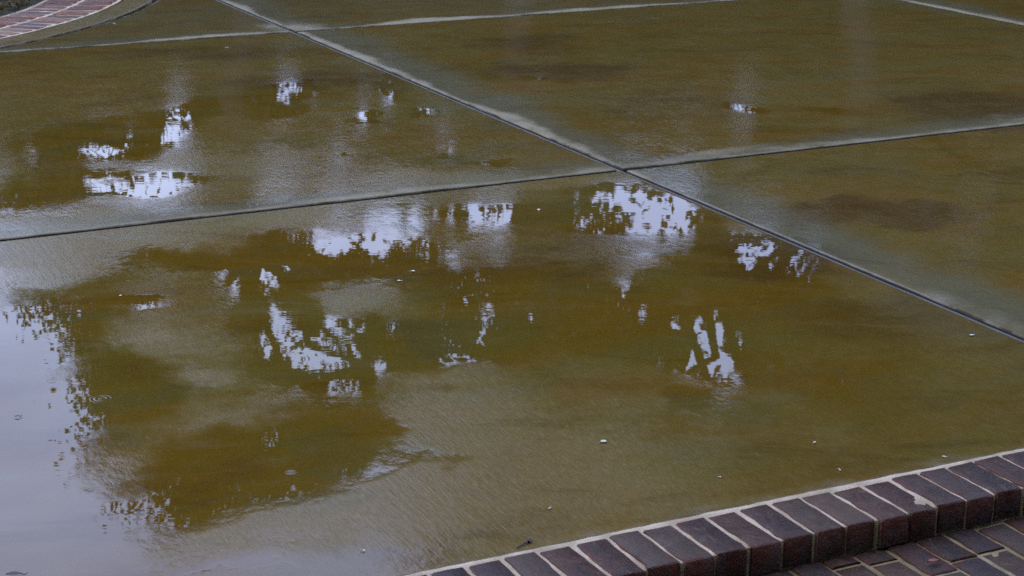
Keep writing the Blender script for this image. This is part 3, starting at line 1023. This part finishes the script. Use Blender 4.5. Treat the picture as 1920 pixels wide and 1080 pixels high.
make_tree('broadleaf_tree', (4.0, 22.2, GZ),
          [(2.9, 22.2, 5.4, 1.3, 1.4, 1.2), (4.4, 22.2, 5.6, 1.6, 1.5, 1.4), (2.9, 22.2, 7.2, 1.4, 1.5, 1.4), (4.9, 22.3, 7.8, 1.8, 1.6, 1.5),
           (6.3, 22.2, 5.6, 1.5, 1.4, 1.7), (3.9, 22.2, 9.4, 1.7, 1.5, 1.2), (6.4, 22.2, 8.2, 1.4, 1.4, 1.3), (2.6, 22.2, 4.3, 0.9, 0.9, 0.4),
           (3.6, 22.2, 11.6, 1.8, 1.8, 1.6), (5.6, 22.2, 10.8, 1.9, 1.8, 1.8), (4.4, 22.2, 13.8, 2.0, 1.8, 1.6), (6.2, 22.2, 13.2, 1.6, 1.6, 1.6), (4.8, 22.2, 15.8, 1.5, 1.5, 1.2)],
          900, 72000, 0.068, 3, 'tallest dense tree darkening the reflections on the right of the near slab', G1)
make_tree('broadleaf_tree', (9.4, 21.0, GZ),
          [(8.2, 21, 5.5, 1.8, 1.8, 1.8), (10.3, 21, 6.0, 1.9, 1.8, 2.0), (9.0, 21, 8.4, 2.2, 2.0, 1.8), (9.8, 21, 10.4, 1.7, 1.6, 1.6), (8.6, 21, 12.4, 1.8, 1.6, 1.6), (9.6, 21, 14.4, 1.5, 1.4, 1.2)],
          520, 30000, 0.085, 4, 'tall tree standing to the right beyond the patio', G1)
make_tree('broadleaf_tree', (-6.4, 23.2, GZ),
          [(-6.8, 23.2, 3.3, 1.1, 1.0, 0.85), (-5.4, 23.2, 3.4, 1.1, 1.0, 0.75), (-6.1, 23.2, 3.9, 0.9, 0.9, 0.35), (-4.4, 23.2, 3.2, 0.8, 0.8, 0.6)],
          230, 22000, 0.055, 6, 'low spreading tree mirrored at the left edge of the middle slab', G1, trunk_r=0.09)
make_tree('broadleaf_tree', (-13.5, 23.0, GZ),
          [(-13.5, 23, 6.0, 2.0, 2.0, 1.8), (-12.4, 23, 4.7, 1.5, 1.5, 1.2), (-14.7, 23, 7.3, 1.8, 1.8, 1.5)],
          260, 15000, 0.08, 5, 'tree standing apart at the far left beyond the patio', G1, carve=False)

for q, (sx, sy, sh, lb) in enumerate([(0.8, 29.0, 15.5, 'tall tree behind the middle crown'), (3.4, 31.0, 16.5, 'tall tree behind the tallest tree, on its left'), (5.9, 29.5, 17.0, 'tall tree behind the tallest tree, on its right'),
                                      (8.4, 31.0, 17.5, 'fourth tall tree from the right, set back'), (10.8, 29.5, 18.0, 'third tall tree from the right, set back'),
                                      (13.4, 31.0, 17.0, 'second tall tree from the right, set back'), (16.2, 28.5, 17.0, 'rightmost tall tree, set back')]):
    make_tree('tall_tree', (sx, sy, GZ), [(sx, sy, 8.6, 1.9, 1.6, 1.5), (sx - 0.9, sy, 10.4, 1.6, 1.5, 1.6), (sx + 1.0, sy, 10.9, 1.6, 1.5, 1.8), (sx, sy, 13.0, 2.0, 1.8, 1.8), (sx + 0.3, sy, sh - 1.6, 1.5, 1.4, 1.6)],
              420, 34000, 0.115, 140 + q, lb, 'tall trees added behind the patio to block sky', mat=M_LEAF_DARK, trunk_r=0.2, clr=0.40)  # row added to block sky leaking between the front crowns

# shrubs in front of the wood
SH = [(-9.6, 24.6, 2.9), (-7.4, 25.2, 3.3), (-5.3, 24.8, 2.7), (-3.0, 25.4, 3.0), (-0.9, 24.9, 3.2), (1.3, 25.3, 3.4), (3.6, 24.8, 3.3), (5.9, 25.2, 3.5), (8.2, 24.8, 3.4)]
ORD = ['leftmost', 'second', 'third', 'fourth', 'fifth', 'sixth', 'seventh', 'eighth', 'rightmost']
for q, (sx, sy, sh) in enumerate(SH):
    make_tree('shrub', (sx, sy, GZ), [(sx, sy, sh * 0.42, 1.25, 1.0, sh * 0.42), (sx + 0.4, sy, sh * 0.66, 0.9, 0.8, sh * 0.30), (sx - 0.5, sy, sh * 0.55, 0.8, 0.8, sh * 0.3)],
              150, 8500, 0.075, 40 + q, ORD[q] + ' shrub from the left in the row beyond the trees', 'row of shrubs behind the trees',  mat=M_LEAF_DARK, trunk_r=0.05, cat='shrub', clr=0.26)

# the wood behind
WD = [(-19, 38, 6.4), (-14.6, 40, 5.6), (-11.2, 38, 6.6), (-8.0, 40, 6.0), (-4.6, 38.5, 7.0), (-1.2, 40, 8.6), (2.2, 38.5, 8.6), (5.6, 40, 9.6), (9.2, 38.5, 9.8), (12.6, 40, 10.4), (16.4, 38, 11.0)]
ORDW = ['first', 'second', 'third', 'fourth', 'fifth', 'sixth', 'seventh', 'eighth', 'ninth', 'tenth', 'eleventh']
for q, (sx, sy, sh) in enumerate(WD):
    make_tree('dense_tree', (sx, sy, GZ), [(sx, sy, sh * 0.30, 2.0, 1.6, sh * 0.30), (sx + 0.5, sy, sh * 0.62, 1.8, 1.5, sh * 0.30), (sx - 0.7, sy, sh * 0.78, 1.3, 1.2, sh * 0.22), (sx + 1.1, sy, sh * 0.46, 1.4, 1.2, sh * 0.28)],
              200, 11000, 0.115, 70 + q, ORDW[q] + ' evergreen tree from the left in the dark wood behind', 'dark wood behind the shrubs',  mat=M_LEAF_DARK, trunk_r=0.14, clr=0.42)

# the farther row, added to close sky leaks in the reflections
BR = [(-22, 46, 8.2), (-18, 47, 8.6), (-14, 46, 8.4), (-10.2, 47, 9.4), (-6.8, 46, 10.6), (-3.4, 47, 11.6), (0.0, 46, 11.0), (3.6, 47, 11.4), (7.2, 46, 11.8), (10.8, 47, 12.0), (14.4, 46, 12.4), (18.4, 47, 12.6)]
ORDB = ['first', 'second', 'third', 'fourth', 'fifth', 'sixth', 'seventh', 'eighth', 'ninth', 'tenth', 'eleventh', 'twelfth']
for q, (sx, sy, sh) in enumerate(BR):
    make_tree('dense_tree', (sx, sy, GZ), [(sx, sy, sh * 0.30, 2.3, 1.6, sh * 0.30), (sx + 0.5, sy, sh * 0.62, 2.2, 1.5, sh * 0.30), (sx - 0.9, sy, sh * 0.78, 1.6, 1.2, sh * 0.22), (sx + 1.2, sy, sh * 0.70, 1.4, 1.2, sh * 0.25)],
              230, 13000, 0.15, 170 + q, ORDB[q] + ' evergreen tree from the left in the farthest row', 'farthest row of trees, added to block sky', mat=M_LEAF_DARK, trunk_r=0.16, clr=0.5)

# ------------------------------------------------------------------ house added out of view behind the viewer, to keep light off the step's front
M_WALL = flat_material('stained_siding', (0.075, 0.060, 0.045), (0.060, 0.048, 0.036), 3.0, 0.8, 0.002)
M_ROOF = flat_material('dark_shingle', (0.060, 0.055, 0.052), (0.040, 0.038, 0.036), 6.0, 0.9, 0.01)
M_WOOD = flat_material('brown_porch_boards', (0.060, 0.042, 0.028), (0.045, 0.032, 0.022), 3.0, 0.7, 0.003)
M_GLASS = flat_material('dark_window_glass', (0.020, 0.022, 0.024), (0.015, 0.016, 0.018), 1.0, 0.06, 0.0)


def box_me(name, x0, x1, y0, y1, z0, z1):
    v = [(x0, y0, z0), (x1, y0, z0), (x1, y1, z0), (x0, y1, z0), (x0, y0, z1), (x1, y0, z1), (x1, y1, z1), (x0, y1, z1)]
    return mesh_np(name, v, [(3, 2, 1, 0), (4, 5, 6, 7), (0, 1, 5, 4), (1, 2, 6, 5), (2, 3, 7, 6), (3, 0, 4, 7)])


shade_house = link('shade_house', None, label='house with porch, added out of view to shade the step', cat='shade_house')
hx, hy = to_world(-3.0, -8.2)
shade_house.location = (hx, hy, GZ)
shade_house.rotation_euler = (0, 0, TH)
link('shade_wall', box_me('shade_wall', -14, 14, -4.0, 0.0, 0.0, 5.6), M_WALL, shade_house)
roof = link('shade_roof', mesh_np('shade_roof', [(-14.3, -0.05, 3.55), (14.3, -0.05, 3.55), (14.3, 3.6, 2.75), (-14.3, 3.6, 2.75),
                                  (-14.3, -0.05, 3.72), (14.3, -0.05, 3.72), (14.3, 3.6, 2.92), (-14.3, 3.6, 2.92)],
            [(3, 2, 1, 0), (4, 5, 6, 7), (0, 1, 5, 4), (1, 2, 6, 5), (2, 3, 7, 6), (3, 0, 4, 7)]), M_WOOD, shade_house)
link('gutter', box_me('gutter', -14.3, 14.3, 3.605, 3.70, 2.80, 2.90), M_ROOF, roof)
for x in (-8.6, -4.3, 4.3, 8.6):
    link('porch_post', box_me('porch_post', x - 0.09, x + 0.09, 3.2, 3.38, 0.0, 2.83), M_WALL, shade_house)
for x in (-5.0, 5.0):
    wdw = link('window', box_me('window', x - 0.62, x + 0.62, 0.004, 0.05, 1.0, 2.45), M_WALL, shade_house)
    link('pane', box_me('pane', x - 0.54, x + 0.54, 0.052, 0.06, 1.08, 2.37), M_GLASS, wdw)
dr = link('door', box_me('door', -0.5, 0.5, 0.004, 0.05, 0.1, 2.2), M_WOOD, shade_house)
link('handle', box_me('handle', 0.36, 0.42, 0.052, 0.09, 1.0, 1.14), M_ROOF, dr)

# ------------------------------------------------------------------ small things lying about
def place(o, x, y, z, rz=0.0):
    o.location = (x, y, z)
    o.rotation_euler = (0, 0, rz)


def leaf_mesh(name, ln, wd, curl, seed):
    r = np.random.default_rng(seed)
    n = 9
    t = np.linspace(0, 1, n)
    prof = np.sin(math.pi * t ** 0.85) * wd * 0.5
    V, F = [], []
    for i in range(n):
        zc = curl * math.sin(math.pi * t[i]) * 0.4 + curl * (t[i] - 0.5) ** 2
        for s in (-1, 0, 1):
            V.append((ln * (t[i] - 0.5), s * prof[i] * (1 + r.normal(0, 0.08)), zc + abs(s) * curl * 0.35 + 0.001))
    for i in range(n - 1):
        for s in range(2):
            F.append((i * 3 + s, (i + 1) * 3 + s, (i + 1) * 3 + s + 1, i * 3 + s + 1))
    st_v, st_f = tube([(ln * 0.5, 0, 0.001), (ln * 0.64, 0.002, 0.002), (ln * 0.78, 0.006, 0.003)], 0.0011, 0.0006, 5)
    o_ = len(V)
    V = V + [tuple(q) for q in st_v]
    F = F + [tuple(int(k) + o_ for k in q) for q in st_f]
    return mesh_np(name, V, F, True)


tv, tf = join([tube([(-0.022, 0, 0.003), (-0.006, 0.001, 0.0036), (0.010, -0.0005, 0.004), (0.020, 0.001, 0.0045)], 0.0014, 0.0024, 6),
               tube([(0.014, -0.004, 0.004), (0.021, -0.003, 0.005), (0.027, 0.003, 0.004), (0.024, 0.008, 0.003)], 0.0036, 0.0016, 6)])
tw = link('twig', mesh_np('twig', tv, tf, True), M_TWIG, label='short dark twig lying on concrete beside the brick edge', cat='twig')
place(tw, 0.024, 3.596, 0.0, R(52))
lf = link('fallen_leaf', leaf_mesh('fallen_leaf', 0.030, 0.014, 0.010, 5), M_LEAF_RED, label='curled rust red leaf lying on the lower brick walk', cat='leaf')
place(lf, 0.905, 3.650, -0.066, R(12))
lf = link('fallen_leaf', leaf_mesh('fallen_leaf', 0.014, 0.008, 0.004, 6), M_LEAF_BLK, label='tiny dark leaf floating in the bright puddle near left edge', cat='leaf')
place(lf, -1.236, 4.356, 0.001, R(8))
lf = link('fallen_leaf', leaf_mesh('fallen_leaf', 0.034, 0.017, 0.006, 7), M_LEAF_BLK, label='dark leaf tip at the bottom left corner of the picture', cat='leaf')
place(lf, -1.011, 3.449, 0.001, R(4))
PETALS = [(-1.187, 5.389, 0.007), (0.220, 4.185, 0.012), (0.729, 4.182, 0.006), (1.303, 5.007, 0.009), (0.082, 3.786, 0.004), (0.478, 3.966, 0.004), (1.020, 4.090, 0.006), (0.761, 4.007, 0.004), (-0.310, 3.567, 0.005), (0.095, 6.437, 0.012), (-0.314, 5.655, 0.010), (-0.352, 5.548, 0.009), (-1.534, 9.962, 0.010), (-2.320, 10.810, 0.012)]

PETAL_LABELS = [
    'white petal fleck in the dull patch at left of the near slab',
    'largest white petal fleck, low in the middle of the near slab',
    'white fleck well above the brick edge, right of the largest fleck',
    'white petal fleck just below the long diagonal joint at right',
    'tiny white fleck above the brick edge, up and right of the twig',
    'tiny white fleck below and right of the largest fleck',
    'rightmost white petal fleck beside the brick edge',
    'second white fleck from the right beside the brick edge',
    'tiny white fleck left of the twig, lowest on the slab',
    'white fleck in the puddle near the joint crossing',
    'right one of two white flecks in the middle of the near slab',
    'lower left one of two white flecks in the middle of the near slab',
    'pale fleck on the middle slab just below the far joint',
    'pale fleck beside the curved joint by the brick border',
]
for q, (px_, py_, s) in enumerate(PETALS):
    o = link('petal', leaf_mesh('petal', s * 1.5, s * 1.1, s * 0.35, 20 + q), M_PETAL,
             label=PETAL_LABELS[q], cat='petal', group='white petal flecks on the concrete')
    place(o, px_, py_, 0.001, rng.uniform(0, 6.28))
